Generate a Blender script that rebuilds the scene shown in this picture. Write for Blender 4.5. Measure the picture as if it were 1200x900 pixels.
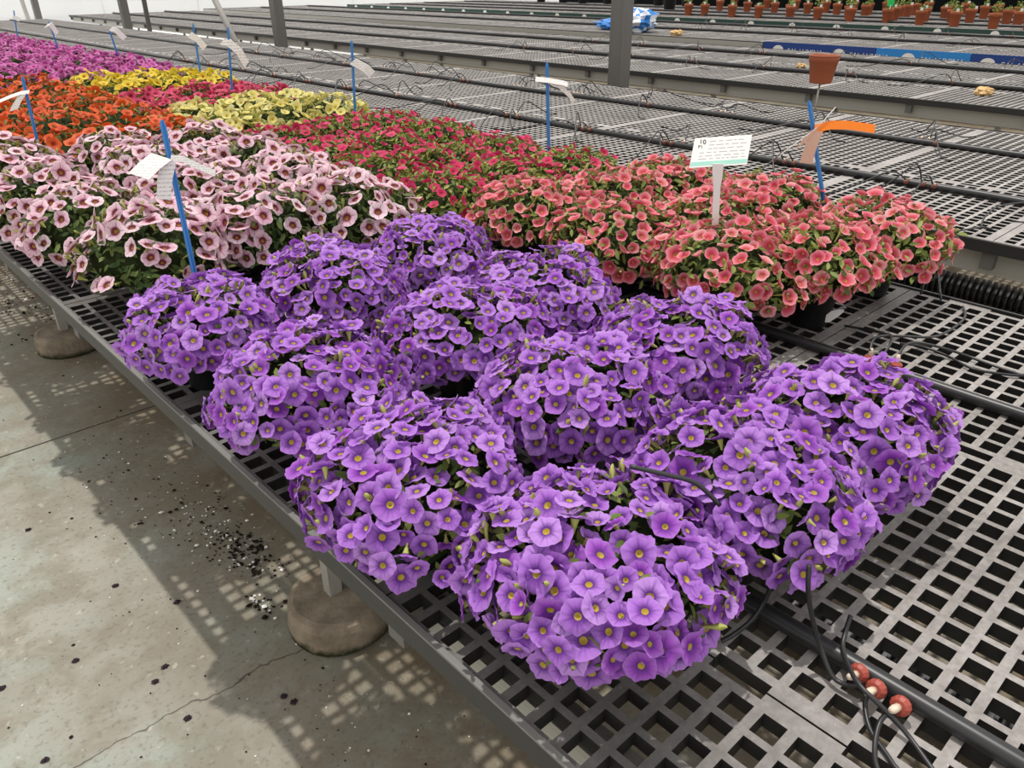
import bpy, math, random
import numpy as np
from mathutils import Matrix, Vector, noise
random.seed(7); rng = np.random.default_rng(7)
PI = math.pi
for o in list(bpy.data.objects): bpy.data.objects.remove(o)
scn = bpy.context.scene
COL = scn.collection.objects
# ------------------------------------------------------------------ camera, light, exposure
yaw, pitch, roll = (math.radians(a) for a in (47.3957, 27.9087, -0.3769))
fwd = Vector((math.cos(pitch)*math.cos(yaw), math.cos(pitch)*math.sin(yaw), -math.sin(pitch)))
right = fwd.cross(Vector((0, 0, 1))).normalized(); up = right.cross(fwd)
r2 = right*math.cos(roll)+up*math.sin(roll); u2 = up*math.cos(roll)-right*math.sin(roll)
cam = bpy.data.cameras.new('camera'); cam.sensor_width = 36; cam.lens = 36*908.8/1200; cam.clip_end = 200; cam.clip_start = .05
camo = bpy.data.objects.new('camera', cam); COL.link(camo)
camo.matrix_world = Matrix(((r2.x, u2.x, -fwd.x, 0), (r2.y, u2.y, -fwd.y, 0), (r2.z, u2.z, -fwd.z, 1.5), (0, 0, 0, 1)))
scn.camera = camo
w = bpy.data.worlds.new('World'); scn.world = w; w.use_nodes = True
w.node_tree.nodes['Background'].inputs[0].default_value = (1.0, .985, .96, 1)
w.node_tree.nodes['Background'].inputs[1].default_value = 1.0
sun = bpy.data.lights.new('sun', 'SUN'); sun.energy = 2.6; sun.angle = math.radians(1.1); sun.color = (1, .96, .9)
suno = bpy.data.objects.new('sun', sun); COL.link(suno)
suno.rotation_euler = Vector((-.05, -.22, -1)).to_track_quat('-Z', 'Y').to_euler(); suno.location = (0, 0, 6)
scn.view_settings.view_transform = 'Standard'; scn.view_settings.look = 'None'
scn.view_settings.exposure = 0.0; scn.view_settings.gamma = 1.0; scn.view_settings.use_curve_mapping = False

# ------------------------------------------------------------------ helpers
def root(name, label, cat, loc=(0, 0, 0), rz=0, group=None, kind=None):
    o = bpy.data.objects.new(name, None); COL.link(o); o.location = loc; o.rotation_euler = (0, 0, rz)
    o.empty_display_size = .05
    return tag(o, label, cat, group, kind)
def tag(o, label=None, cat=None, group=None, kind=None):
    if label: o['label'] = label
    if cat: o['category'] = cat
    if group: o['group'] = group
    if kind: o['kind'] = kind
    return o
def link(name, mesh, parent=None, M=None):
    o = bpy.data.objects.new(name, mesh); o.parent = parent
    if M is not None: o.matrix_local = M
    COL.link(o); return o
def mk(name, V, F, mats, mi=None, uv=None, smooth=False):
    me = bpy.data.meshes.new(name)
    me.from_pydata([tuple(v) for v in V], [], [tuple(f) for f in F])
    for m in (mats if isinstance(mats, (list, tuple)) else [mats]): me.materials.append(m)
    if mi is not None: me.polygons.foreach_set('material_index', np.asarray(mi, np.int32))
    if uv is not None:
        l = me.uv_layers.new(name='UVMap'); li = np.zeros(len(me.loops), np.int32); me.loops.foreach_get('vertex_index', li)
        l.data.foreach_set('uv', np.asarray(uv, np.float32)[li].ravel())
    if smooth: me.polygons.foreach_set('use_smooth', np.ones(len(me.polygons), bool))
    me.update(); return me
class MB:
    def __init__(s): s.V = []; s.F = []; s.m = []
    def add(s, V, F, m=0):
        n = len(s.V); s.V += [tuple(v) for v in V]; s.F += [tuple(i+n for i in f) for f in F]; s.m += [m]*len(F); return s
    def box(s, x0, x1, y0, y1, z0, z1, m=0):
        return s.add([(x, y, z) for z in (z0, z1) for y in (y0, y1) for x in (x0, x1)],
              [(0, 2, 3, 1), (4, 5, 7, 6), (0, 1, 5, 4), (2, 6, 7, 3), (0, 4, 6, 2), (1, 3, 7, 5)], m)
    def tube(s, P, r, n=8, m=0, cap=True):
        P = [Vector(p) for p in P]; R = r if isinstance(r, (list, tuple)) else [r]*len(P)
        t0 = (P[1]-P[0]).normalized(); a = t0.orthogonal().normalized(); V = []
        for i, p in enumerate(P):
            t = (P[min(i+1, len(P)-1)]-P[max(i-1, 0)]).normalized()
            a = (a-t*a.dot(t)).normalized(); b = t.cross(a)
            V += [p+(a*math.cos(2*PI*k/n)+b*math.sin(2*PI*k/n))*R[i] for k in range(n)]
        F = [(i*n+k, i*n+(k+1) % n, (i+1)*n+(k+1) % n, (i+1)*n+k) for i in range(len(P)-1) for k in range(n)]
        if cap: F += [tuple(range(n-1, -1, -1)), tuple(range((len(P)-1)*n, len(P)*n))]
        return s.add(V, F, m)
    def lathe(s, prof, n=24, m=0, c=(0, 0, 0), wob=None):
        V = []
        for j, (r, z) in enumerate(prof):
            for k in range(n):
                a = 2*PI*k/n; rr = r*(1+(wob(a, j) if wob else 0)); V.append((c[0]+rr*math.cos(a), c[1]+rr*math.sin(a), c[2]+z))
        F = [(i*n+k, i*n+(k+1) % n, (i+1)*n+(k+1) % n, (i+1)*n+k) for i in range(len(prof)-1) for k in range(n)]
        return s.add(V, F, m)
    def sheet(s, P, t=.0006, m=0):
        # P: rows of 2 points forming a ribbon, given thickness
        V = []; 
        for i, (a, b) in enumerate(P):
            a, b = Vector(a), Vector(b); q = P[i+1] if i+1 < len(P) else P[i-1]
            d = (Vector(q[0])-a) if i+1 < len(P) else (a-Vector(q[0]))
            nn = d.cross(b-a).normalized()*t
            V += [a-nn, b-nn, b+nn, a+nn]
        F = []
        for i in range(len(P)-1):
            for k in range(4): F.append((i*4+k, i*4+(k+1) % 4, i*4+4+(k+1) % 4, i*4+4+k))
        F += [(0, 3, 2, 1), tuple(len(V)-4+k for k in range(4))]
        return s.add(V, F, m)
    def build(s, name, mats, parent=None, smooth=False):
        return link(name, mk(name, s.V, s.F, mats, s.m, None, smooth), parent)
def spline(P, n=6):
    P = [Vector(p) for p in P]; out = []
    for i in range(len(P)-1):
        p0, p1, p2, p3 = P[max(i-1, 0)], P[i], P[i+1], P[min(i+2, len(P)-1)]
        for k in range(n):
            t = k/n; out.append(.5*((2*p1)+(p2-p0)*t+(2*p0-5*p1+4*p2-p3)*t*t+(3*p1-p0-3*p2+p3)*t**3))
    return out+[P[-1]]

RT = Vector((.677, -.736, 0)).normalized()      # along the picture, to the right
AW = Vector((.736, .677, 0)).normalized()       # away
UPV = Vector((0, 0, 1))
# ------------------------------------------------------------------ materials
class NT:
    def __init__(s, name):
        s.mat = bpy.data.materials.new(name); s.mat.use_nodes = True; s.t = s.mat.node_tree
        s.b = s.t.nodes['Principled BSDF']; s.out = s.t.nodes['Material Output']
    def n(s, typ, **kw):
        x = s.t.nodes.new(typ)
        for k, v in kw.items(): setattr(x, k, v)
        return x
    def l(s, a, b): s.t.links.new(a, b)
    def math(s, op, a, b=None, clamp=False):
        x = s.n('ShaderNodeMath', operation=op); x.use_clamp = clamp
        for i, v in enumerate((a, b)):
            if v is None: continue
            if isinstance(v, (int, float)): x.inputs[i].default_value = v
            else: s.l(v, x.inputs[i])
        return x.outputs[0]
    def ramp(s, fac, stops, interp='LINEAR'):
        x = s.n('ShaderNodeValToRGB'); e = x.color_ramp.elements; x.color_ramp.interpolation = interp
        while len(e) < len(stops): e.new(.5)
        for i, (p, c) in enumerate(stops):
            e[i].position = p; e[i].color = (*c, 1) if len(c) == 3 else c
        s.l(fac, x.inputs[0]); return x.outputs[0]
    def mix(s, fac, a, b, bt='MIX'):
        x = s.n('ShaderNodeMix', data_type='RGBA', blend_type=bt)
        for i, v in ((0, fac), (6, a), (7, b)):
            if isinstance(v, (int, float)): x.inputs[i].default_value = v
            elif isinstance(v, tuple): x.inputs[i].default_value = (*v, 1)
            else: s.l(v, x.inputs[i])
        return x.outputs[2]
    def noise(s, scale, detail=4, rough=.55, co=None, dist=0):
        x = s.n('ShaderNodeTexNoise'); x.inputs['Scale'].default_value = scale; x.inputs['Detail'].default_value = detail
        x.inputs['Roughness'].default_value = rough; x.inputs['Distortion'].default_value = dist
        if co is not None: s.l(co, x.inputs['Vector'])
        return x.outputs['Fac']
    def pos(s): return s.n('ShaderNodeNewGeometry').outputs['Position']
    def obj(s): return s.n('ShaderNodeTexCoord').outputs['Object']
    def set(s, col=None, rough=.5, spec=.5, metal=0):
        if col is not None:
            if isinstance(col, tuple): s.b.inputs['Base Color'].default_value = (*col, 1)
            else: s.l(col, s.b.inputs['Base Color'])
        if isinstance(rough, (int, float)): s.b.inputs['Roughness'].default_value = rough
        else: s.l(rough, s.b.inputs['Roughness'])
        s.b.inputs['Specular IOR Level'].default_value = spec; s.b.inputs['Metallic'].default_value = metal; return s
    def bump(s, h, dist=.002, strength=.5):
        x = s.n('ShaderNodeBump'); x.inputs['Distance'].default_value = dist; x.inputs['Strength'].default_value = strength
        s.l(h, x.inputs['Height']); s.l(x.outputs[0], s.b.inputs['Normal']); return s
    def translucent(s, col, f):
        tr = s.n('ShaderNodeBsdfTranslucent'); mx = s.n('ShaderNodeMixShader'); mx.inputs[0].default_value = f
        if isinstance(col, tuple): tr.inputs[0].default_value = (*col, 1)
        else: s.l(col, tr.inputs[0])
        s.l(s.b.outputs[0], mx.inputs[1]); s.l(tr.outputs[0], mx.inputs[2]); s.l(mx.outputs[0], s.out.inputs[0]); return s
def plain(name, col, rough=.5, spec=.5, metal=0, var=.0, scale=30):
    m = NT(name)
    if var:
        m.set(m.mix(m.noise(scale), tuple(c*(1-var) for c in col), tuple(min(1, c*(1+var)) for c in col)), rough, spec, metal)
    else: m.set(col, rough, spec, metal)
    return m.mat

def petal_mat(name, throat, ring, petal, edge, deep, t0=.16, t1=.27, t2=.45, vein=.55, deepth=.72, trans=.25, rimk=.9):
    k_ = .93 if name.startswith('purple') else .87
    throat, ring, petal, edge, deep = (tuple(q*k_ for q in c) for c in (throat, ring, petal, edge, deep))
    m = NT(name); uv = m.n('ShaderNodeUVMap'); sp = m.n('ShaderNodeSeparateXYZ'); m.l(uv.outputs[0], sp.inputs[0])
    r, a = sp.outputs[0], sp.outputs[1]
    g = m.n('ShaderNodeNewGeometry').outputs['Random Per Island']; oi = m.n('ShaderNodeObjectInfo').outputs['Random']
    rnd = m.math('FRACT', m.math('ADD', m.math('MULTIPLY', g, 7.31), oi))
    body = m.ramp(rnd, [(0, edge), (.35, petal), (deepth, petal), (min(1, deepth+.16), deep)])
    rim = m.mix(m.math('MULTIPLY', m.math('SUBTRACT', r, .55), rimk, True), body, edge)
    base = m.mix(m.ramp(r, [(t1, (0, 0, 0)), (t2, (1, 1, 1))]), ring, rim)
    v = m.math('ABSOLUTE', m.math('COSINE', m.math('MULTIPLY', a, 2*PI*2.5)))
    v = m.math('MULTIPLY', m.math('SMOOTH_MIN', 1, m.math('POWER', v, 26)), m.math('MULTIPLY', m.math('SUBTRACT', 1.05, r), vein*1.5, True), True)
    c = m.mix(v, base, ring)
    v2 = m.math('POWER', m.math('ABSOLUTE', m.math('COSINE', m.math('MULTIPLY', a, 2*PI*7.5))), 12)
    c = m.mix(m.math('MULTIPLY', v2, m.math('MULTIPLY', m.math('SUBTRACT', 1.0, r), vein*.7, True)), c, ring)
    nz = m.noise(350, 2)
    c = m.mix(m.math('MULTIPLY', m.math('MULTIPLY', nz, .24), r), c, edge)
    c = m.mix(m.ramp(r, [(t0, (0, 0, 0)), (t0+.05, (1, 1, 1))]), throat, c)
    m.set(c, .55, .25); m.translucent(c, trans); return m.mat
PET = {
 'purple': petal_mat('purple petal', (.66, .48, .07), (.13, .022, .27), (.40, .135, .63), (.60, .32, .80), (.32, .04, .50), .19, .27, .62, .75),
 'coral': petal_mat('coral petal', (.74, .42, .12), (.62, .035, .075), (.84, .125, .205), (.95, .46, .46), (.76, .075, .18), .19, .27, .82, .5, rimk=1.3),
 'pinkwhite': petal_mat('pale pink petal', (.62, .30, .05), (.17, .003, .024), (.92, .54, .67), (.97, .78, .84), (.88, .42, .60), .17, .37, .54, .9, .8, rimk=1.5),
 'magenta': petal_mat('magenta petal', (.75, .28, .04), (.42, .006, .05), (.70, .028, .13), (.80, .08, .22), (.55, .012, .10), .14, .22, .5, .3),
 'cream': petal_mat('pale yellow petal', (.65, .45, .05), (.72, .58, .10), (.84, .74, .22), (.88, .82, .42), (.78, .64, .14), .16, .25, .5, .2),
 'crimson': petal_mat('crimson pink petal', (.30, .02, .03), (.34, .008, .04), (.72, .05, .14), (.80, .14, .25), (.55, .02, .09), .16, .3, .6, .4),
 'yellow': petal_mat('yellow petal', (.42, .20, .01), (.68, .40, .01), (.86, .64, .03), (.88, .74, .12), (.80, .52, .02), .22, .3, .5, .3),
 'orange': petal_mat('orange red petal', (.45, .10, .01), (.50, .03, .01), (.80, .105, .018), (.85, .19, .05), (.68, .05, .015), .18, .28, .55, .3),
 'orchid': petal_mat('orchid pink petal', (.30, .03, .14), (.35, .02, .20), (.66, .11, .42), (.76, .28, .58), (.48, .04, .32), .16, .3, .6, .4),
}
def leaf_mat(name, a, b, c):
    m = NT(name); g = m.n('ShaderNodeNewGeometry').outputs['Random Per Island']
    col = m.ramp(g, [(0, a), (.5, b), (1, c)]); m.set(col, .5, .3); m.translucent(col, .25); return m.mat
LEAF = {'purple': leaf_mat('olive leaf', (.05, .085, .016), (.13, .19, .035), (.27, .32, .075)),
        'coral': leaf_mat('light green leaf', (.07, .12, .025), (.19, .26, .055), (.33, .38, .11)),
        'pinkwhite': leaf_mat('deep green leaf', (.035, .07, .018), (.085, .14, .035), (.19, .25, .07)),
        'magenta': leaf_mat('bright green leaf', (.08, .12, .02), (.20, .26, .045), (.34, .38, .09))}
for k in ('cream', 'crimson', 'yellow', 'orange', 'orchid'): LEAF[k] = LEAF['magenta' if k in ('cream', 'yellow') else 'pinkwhite']
M_CORE = plain('shade filler core', (.022, .032, .010), .9, .1, 0, .5, 60)
M_TUBE = plain('flower tube', (.42, .44, .12), .6, .2)
def tray_mat():
    m = NT('dusty grey plastic'); p = m.pos()
    f = m.math('ADD', m.math('MULTIPLY', m.noise(5, 3, .6, p), .55), m.math('MULTIPLY', m.noise(70, 4, .65, p), .45))
    c = m.ramp(f, [(.32, (.14, .125, .115)), (.50, (.27, .25, .235)), (.70, (.43, .405, .385))])
    # the strip by the aisle is darker than the rest
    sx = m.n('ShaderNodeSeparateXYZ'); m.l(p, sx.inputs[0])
    aisle_ramp = m.ramp(m.math('MULTIPLY', sx.outputs[0], .5), [(.26, (0, 0, 0)), (.40, (1, 1, 1))])
    c = m.mix(aisle_ramp, m.mix(.64, c, (.05, .047, .045)), c)
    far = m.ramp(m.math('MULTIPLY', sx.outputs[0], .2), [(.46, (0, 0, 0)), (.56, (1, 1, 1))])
    c = m.mix(m.math('MULTIPLY', far, .20), c, (.62, .575, .55))  # far bench tops painted paler, for the sky sheen on them
    spk = m.ramp(m.noise(160, 2, .5, p), [(.70, (0, 0, 0)), (.76, (1, 1, 1))]); c = m.mix(m.math('MULTIPLY', spk, .4), c, (.6, .57, .52))
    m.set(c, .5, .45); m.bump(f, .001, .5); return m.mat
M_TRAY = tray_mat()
M_TRAYS = plain('black plastic sides', (.022, .021, .020), .6, .3, 0, .3, 50)
M_RIM = plain('worn black rim', (.026, .025, .024), .45, .5, 0, .35, 25)
M_RIML = plain('rim edge highlight', (.19, .185, .175), .45, .5, 0, .4, 30)  # paler edge strip paints a bevel highlight along the rim
M_BLACK = plain('black polythene', (.022, .022, .023), .38, .5, 0, .35, 40)
M_POT = plain('black pot plastic', (.008, .008, .009), .45, .35)
M_GALV = plain('galvanised steel', (.40, .385, .345), .5, .5, .3, .25, 12)
M_COLM = plain('grey painted steel', (.15, .142, .132), .5, .4, .2, .12, 6)
M_BRACE = plain('pale steel', (.42, .40, .37), .5, .4, .1, .1, 6)
M_RED = plain('red rubber', (.36, .070, .048), .5, .4, 0, .15, 60)
M_REDD = plain('faded red rubber', (.20, .065, .05), .6, .3)
M_IVORY = plain('ivory plastic', (.72, .60, .46), .5, .4)
M_WHITE = plain('white plastic', (.82, .80, .76), .45, .4)
M_BLUE = plain('blue plastic stake', (.055, .25, .60), .4, .45, 0, .12, 30)
M_ORANGE = plain('orange plastic tag', (.88, .22, .015), .45, .3)
M_PEACH = plain('pinkish paper', (.66, .44, .33), .7, .2)
M_TERRA = plain('terracotta plastic', (.33, .088, .035), .6, .3, 0, .18, 20)
M_TERRAP = plain('brown plastic pot', (.32, .085, .035), .5, .35, 0, .08, 15)
M_SOIL = plain('dark soil', (.02, .014, .010), .95, .1, 0, .6, 90)
M_MINT = plain('mint stripe', (.36, .66, .56), .6, .2)
M_INK = plain('dark ink', (.03, .03, .035), .7, .2)
M_GREENB = plain('dark green board', (.030, .072, .060), .55, .3, 0, .2, 8)
M_NAVY = plain('navy banner', (.018, .055, .24), .5, .35)
M_AZURE = plain('azure banner', (.03, .24, .62), .5, .35)
M_BACKDROP = plain('backdrop black', (.006, .008, .008), .9, .1, 0, .4, 4)
def paper_mat():
    m = NT('printed paper'); sx = m.n('ShaderNodeSeparateXYZ'); uvw = m.n('ShaderNodeTexCoord').outputs['Generated']; m.l(uvw, sx.inputs[0])
    bands = m.math('GREATER_THAN', m.math('SINE', m.math('MULTIPLY', sx.outputs[2], 60)), .35)
    words = m.math('GREATER_THAN', m.noise(22, 1, .5, uvw), .47)
    m.set(m.mix(m.math('MULTIPLY', m.math('MULTIPLY', bands, words), .38), (.86, .84, .80), (.10, .09, .10)), .7, .2); return m.mat
M_PAPER = paper_mat()
def concrete():
    m = NT('stained concrete'); p = m.pos()
    n1 = m.noise(1.3, 5, .6, p, .4); n2 = m.noise(6, 6, .65, p, .3); n3 = m.noise(70, 3, .6, p)
    c = m.ramp(n1, [(.30, (.235, .218, .175)), (.5, (.325, .315, .268)), (.68, (.42, .415, .36))])
    gr = m.ramp(m.noise(2.1, 4, .6, p, .5), [(.48, (0, 0, 0)), (.66, (1, 1, 1))])
    c = m.mix(m.math('MULTIPLY', gr, .55), c, (.32, .40, .35))
    c = m.mix(m.ramp(n2, [(.40, (.55, .55, .55)), (.55, (0, 0, 0))]), c, (.20, .165, .115))
    # rusty brown ground-in dirt along and under the bench edge
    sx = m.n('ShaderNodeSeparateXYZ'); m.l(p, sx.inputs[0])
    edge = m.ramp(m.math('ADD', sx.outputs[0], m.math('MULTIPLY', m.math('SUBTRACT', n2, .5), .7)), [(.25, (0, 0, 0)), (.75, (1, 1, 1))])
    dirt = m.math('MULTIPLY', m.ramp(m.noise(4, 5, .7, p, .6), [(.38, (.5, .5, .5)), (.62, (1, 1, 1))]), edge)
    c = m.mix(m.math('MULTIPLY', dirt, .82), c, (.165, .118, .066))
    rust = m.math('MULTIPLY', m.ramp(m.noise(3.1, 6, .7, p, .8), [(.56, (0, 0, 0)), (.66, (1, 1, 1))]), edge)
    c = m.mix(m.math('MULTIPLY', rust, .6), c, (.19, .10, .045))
    sc = m.math('MULTIPLY', m.ramp(m.noise(11, 6, .75, p, .5), [(.58, (0, 0, 0)), (.66, (1, 1, 1))]), edge)
    c = m.mix(m.math('MULTIPLY', sc, .45), c, (.42, .38, .31))
    c = m.mix(m.math('MULTIPLY', m.ramp(n3, [(.35, (1, 1, 1)), (.45, (0, 0, 0))]), .35), c, (.11, .095, .075))
    c = m.mix(m.math('MULTIPLY', m.ramp(m.noise(34, 3, .6, p), [(.64, (0, 0, 0)), (.70, (1, 1, 1))]), .45), c, (.55, .53, .46))
    # a hairline crack
    d = m.math('ADD', m.math('ADD', sx.outputs[1], m.math('MULTIPLY', sx.outputs[0], .06)), m.math('MULTIPLY', m.math('SUBTRACT', m.noise(9, 3, .6, p), .5), .07))
    cr = m.math('LESS_THAN', m.math('ABSOLUTE', m.math('SUBTRACT', d, 1.445)), .0022)
    c = m.mix(m.math('MULTIPLY', cr, .75), c, (.06, .05, .04))
    m.set(c, .78, .3); m.bump(n3, .0015, .6); return m.mat
M_CONC = concrete()
def footing_mat():
    m = NT('weathered footing concrete'); p = m.pos(); n = m.noise(14, 5, .65, p)
    c = m.ramp(n, [(.3, (.15, .12, .085)), (.55, (.27, .22, .16)), (.75, (.37, .32, .245))])
    sx = m.n('ShaderNodeSeparateXYZ'); m.l(p, sx.inputs[0])
    moss = m.ramp(m.math('ADD', sx.outputs[2], m.math('MULTIPLY', m.math('SUBTRACT', m.noise(30, 3, .6, p), .5), .05)), [(.008, (1, 1, 1)), (.03, (0, 0, 0))])
    m.set(m.mix(moss, c, (.028, .030, .010)), .9, .2); m.bump(m.noise(60, 4, .7, p), .004, .7); return m.mat
M_FOOT = footing_mat()
def film():
    m = NT('white film'); p = m.pos(); m.set(m.mix(m.noise(.8, 3, .5, p), (.80, .81, .81), (.90, .90, .89)), .6, .3); return m.mat
M_FILM = film()
M_BRIGHT = plain('bright lit floor', (.84, .84, .83), .7, .2, 0, .04, .7)

# ------------------------------------------------------------------ setting
b = MB().box(-5, 30, -4, 40, -.2, -.02); fl = tag(b.build('floor', M_SOIL), 'grey concrete floor with a joint', None, None, 'structure')
del fl['label']
for y0, y1 in ((-4, 2.915), (2.925, 15.2)):
    MB().box(-5, 30, y0, y1, -.02, 0).build('concrete_slab', M_CONC, fl)
g = MB(); 
for k in range(2): MB().box(-5+k*18, 13-.01+k*18, 15.21, 29.9, -.02, .004).build('bright_floor', M_BRIGHT, fl)  # floor painted white for the bright light and haze by the end wall
wl = tag(MB().box(-14, 40, 30, 30.12, 0, 4).build('wall_back', M_FILM), None, None, None, 'structure')
for k in range(9): MB().box(-14, 40, 29.985, 30, .35+.42*k, .372+.42*k).build('film_batten', M_FILM, wl)
for k in range(14): MB().box(-13+k*3.2, -12.94+k*3.2, 29.97, 29.985, 0, 4).build('film_post', M_FILM, wl)
wr = tag(MB().box(20.4, 20.5, 3, 19.6, 0, 3.2).build('dark_backdrop', M_BACKDROP), None, None, None, 'structure')  # invented dark backdrop filling the black area behind the farthest bench

# ------------------------------------------------------------------ mesh trays and benches
PT = .0455; MG = PT/2
TR = {}
def tray(nx, ny=16, lm=MG):
    if (nx, ny, lm) in TR: return TR[nx, ny, lm]
    hx, hy, zn = .0056, .0068, .0135
    def ln(n, h, lm=MG):
        L = [0, zn if lm > .01 else .004]
        for i in range(n): L += [lm+i*PT+h, lm+(i+1)*PT-h]
        return L+[lm+MG+n*PT-zn, lm+MG+n*PT]
    X, Y = ln(nx, hx, lm), ln(ny, hy); X[-1] -= .0012; X[0] += .0012; Y[0] += .0012; Y[-1] -= .0012
    A, B = len(X)-1, len(Y)-1; S = np.ones((A, B), bool)
    for i in range(nx):
        for j in range(ny): S[2+2*i, 2+2*j] = False
    for j in range(ny):          # notched long edges: pads and slots take turns
        if j % 4 in (2, 3):
            S[A-1, 2+2*j] = False
            if j % 4 == 2: S[A-1, 3+2*j] = False
            if lm > .01:
                S[0, 2+2*j] = False
                if j % 4 == 2: S[0, 3+2*j] = False
    D = -.023; V = []; idx = {}; F = []; mi = []
    def v(i, j, k):
        if (i, j, k) not in idx: idx[i, j, k] = len(V); V.append((X[i], Y[j], D*k))
        return idx[i, j, k]
    for i in range(A):
        for j in range(B):
            if not S[i, j]: continue
            F.append((v(i, j, 0), v(i+1, j, 0), v(i+1, j+1, 0), v(i, j+1, 0))); mi.append(0)
            for di, dj, e in ((-1, 0, ((i, j+1), (i, j))), (1, 0, ((i+1, j), (i+1, j+1))), (0, -1, ((i, j), (i+1, j))), (0, 1, ((i+1, j+1), (i, j+1)))):
                a, c = i+di, j+dj
                if 0 <= a < A and 0 <= c < B and S[a, c]: continue
                (p, q), (r_, s_) = e
                F.append((v(p, q, 1), v(r_, s_, 1), v(r_, s_, 0), v(p, q, 0))); mi.append(1)
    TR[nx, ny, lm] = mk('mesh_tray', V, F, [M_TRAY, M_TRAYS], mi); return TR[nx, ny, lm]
TL = 18*PT-PT       # tray length, 17 pitches
def bench(x0, strips, y0, n, label, legs=True, inset=.24, fascia=True):
    wd = lambda s: 5*PT+MG+.002 if s == 5 else (s+1)*PT
    W = sum(wd(s) for s in strips); y1 = y0+n*TL
    r = root('greenhouse_bench', label, 'bench', (x0, y0, 0))
    x = 0
    for s in strips:
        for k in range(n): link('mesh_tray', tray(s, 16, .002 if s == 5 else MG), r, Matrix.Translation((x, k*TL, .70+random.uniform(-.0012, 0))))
        x += wd(s)
    L = n*TL
    MB().box(-.009, -.001, 0, L, .666, .7035).box(-.009, .02, 0, L, .662, .666).box(-.0095, -.0003, 0, L, .7005, .7045, 1).build('side_rail', [M_RIM, M_RIML], r)
    MB().box(W+.001, W+.009, 0, L, .652, .7035).box(W-.02, W+.009, 0, L, .648, .652).build('side_rail', M_RIM, r)
    for xx in (.05, W-.10): MB().box(xx, xx+.045, 0, L, .575, .655).build('frame_rail', M_GALV, r)
    for k in range(n+1):
        yy = min(max(k*TL, .03), L-.03); MB().box(.012, W-.012, yy-.02, yy+.02, .600, .662).build('cross_beam', M_COLM, r)
    return r, W
B1, W1 = bench(.44, (5, 16, 16), .755-2*TL, 16, 'black plastic mesh bench carrying the flowering plants')
B2, W2 = bench(2.87, (16, 16, 13), -.79, 27, 'empty mesh bench just behind the flower bench')
B3, W3 = bench(6.0, (16, 16, 16, 12), .8, 27, 'empty mesh bench behind the grey steel columns')
B4, W4 = bench(9.75, (16, 16, 16, 16), 2.0, 27, 'empty mesh bench with blue banners along its front')
B5, W5 = bench(13.95, (16,)*7, 3.0, 25, 'farthest mesh bench with a green front board and terracotta pots')
def leg(parent, x, y, z0=0):
    MB().box(x-.017, x+.017, y-.017, y+.017, z0, .602).build('leg', M_GALV, parent)
b1y = .755-2*TL
for y in (1.44, 3.75, 6.06, 8.37): leg(B1, .69-.44, y-b1y, .088); leg(B1, 1.55, y-b1y)
for B, y_0, W, c in ((B2, -.79, W2, 9), (B3, .8, W3, 9), (B4, 2, W4, 9), (B5, 3, W5, 8)):
    for k in range(c):
        leg(B, .22, 1.0+k*2.31); leg(B, W-.3, 1.0+k*2.31)
for i, (y, lb) in enumerate(((1.44, 'round concrete footing under the bench leg nearest the camera'), (3.75, 'round concrete footing under the second bench leg along the aisle'))):
    prof = [(0.001, .0), (.121, .0), (.130, .004), (.131, .03), (.128, .066), (.122, .083), (.11, .0885), (.06, .088), (.001, .088)]
    sd = i*5.0
    f = MB().lathe(prof, 40, 0, (0, 0, 0), lambda a, j: .03*noise.noise(Vector((math.cos(a)*1.6+sd, math.sin(a)*1.6, j*.25)))+.008*math.sin(5*a+j))
    o = f.build('concrete_footing', M_FOOT); o.location = (.70, y-.012, 0); o.scale = (1.06, 1.06, 1); tag(o, lb, 'footing', 'concrete footings')

# fascia boards on the far benches
for i in range(3):
    y0 = (4.30, 3.265, 2.2)[i]; y1 = (5.76, 4.295, 3.26)[i]
    p = MB().box(-.024, -.012, y0-2.0, y1-2.0, .545, .712).build('banner_panel', (M_NAVY, M_AZURE, M_NAVY)[i], B4)
    tag(p, ('dark blue banner panel', 'light blue banner panel', 'dark blue banner panel at the right')[i])
cir = [5.55, 4.74, 3.92, 3.085]
def text(name, s, size, mat, parent, M, ext=.0006):
    c = bpy.data.curves.new(name, 'FONT'); c.body = s; c.size = size; c.extrude = ext; c.materials.append(mat); c.resolution_u = 3
    t = bpy.data.objects.new(name, c); me = bpy.data.meshes.new_from_object(t); bpy.data.objects.remove(t)
    return link(name, me, parent, M)
MX = Matrix(((0, 0, -1, 0), (-1, 0, 0, 0), (0, 1, 0, 0), (0, 0, 0, 1)))   # text x -> -y, text y -> z, faces -x
for y in cir:
    V = [(-.026, y-2.0, .622)]+[(-.026, y-2.0+.075*math.cos(2*PI*k/20), .622+.055*math.sin(2*PI*k/20)) for k in range(20)]
    MB().add(V, [(0, 1+(k+1) % 20, 1+k) for k in range(20)]).build('round_emblem', M_WHITE, B4)
    text('banner_lettering', 'SAL LUMINA', .085, M_WHITE, B4, Matrix.Translation((-.025, y-2.0-.13, .588)) @ MX)
MB().box(-.024, -.012, 0, 25*TL, .50, .708).build('green_board', M_GREENB, B5)
for k in range(26):
    y = 4.42+k*.83*(1 if k < 8 else 1.0); yy = y-3.0
    if yy > 19: break
    V = [(-.026, yy, .648)]+[(-.026, yy+.065*math.cos(2*PI*q/14), .648+.05*math.sin(2*PI*q/14)) for q in range(14)]
    MB().add(V, [(0, 1+(q+1) % 14, 1+q) for q in range(14)]).build('round_label', M_WHITE, B5)
MB().box(-.024, -.012, 5.78-2, 27*TL, .60, .69).build('fascia_board', M_GALV, B4)

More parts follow.
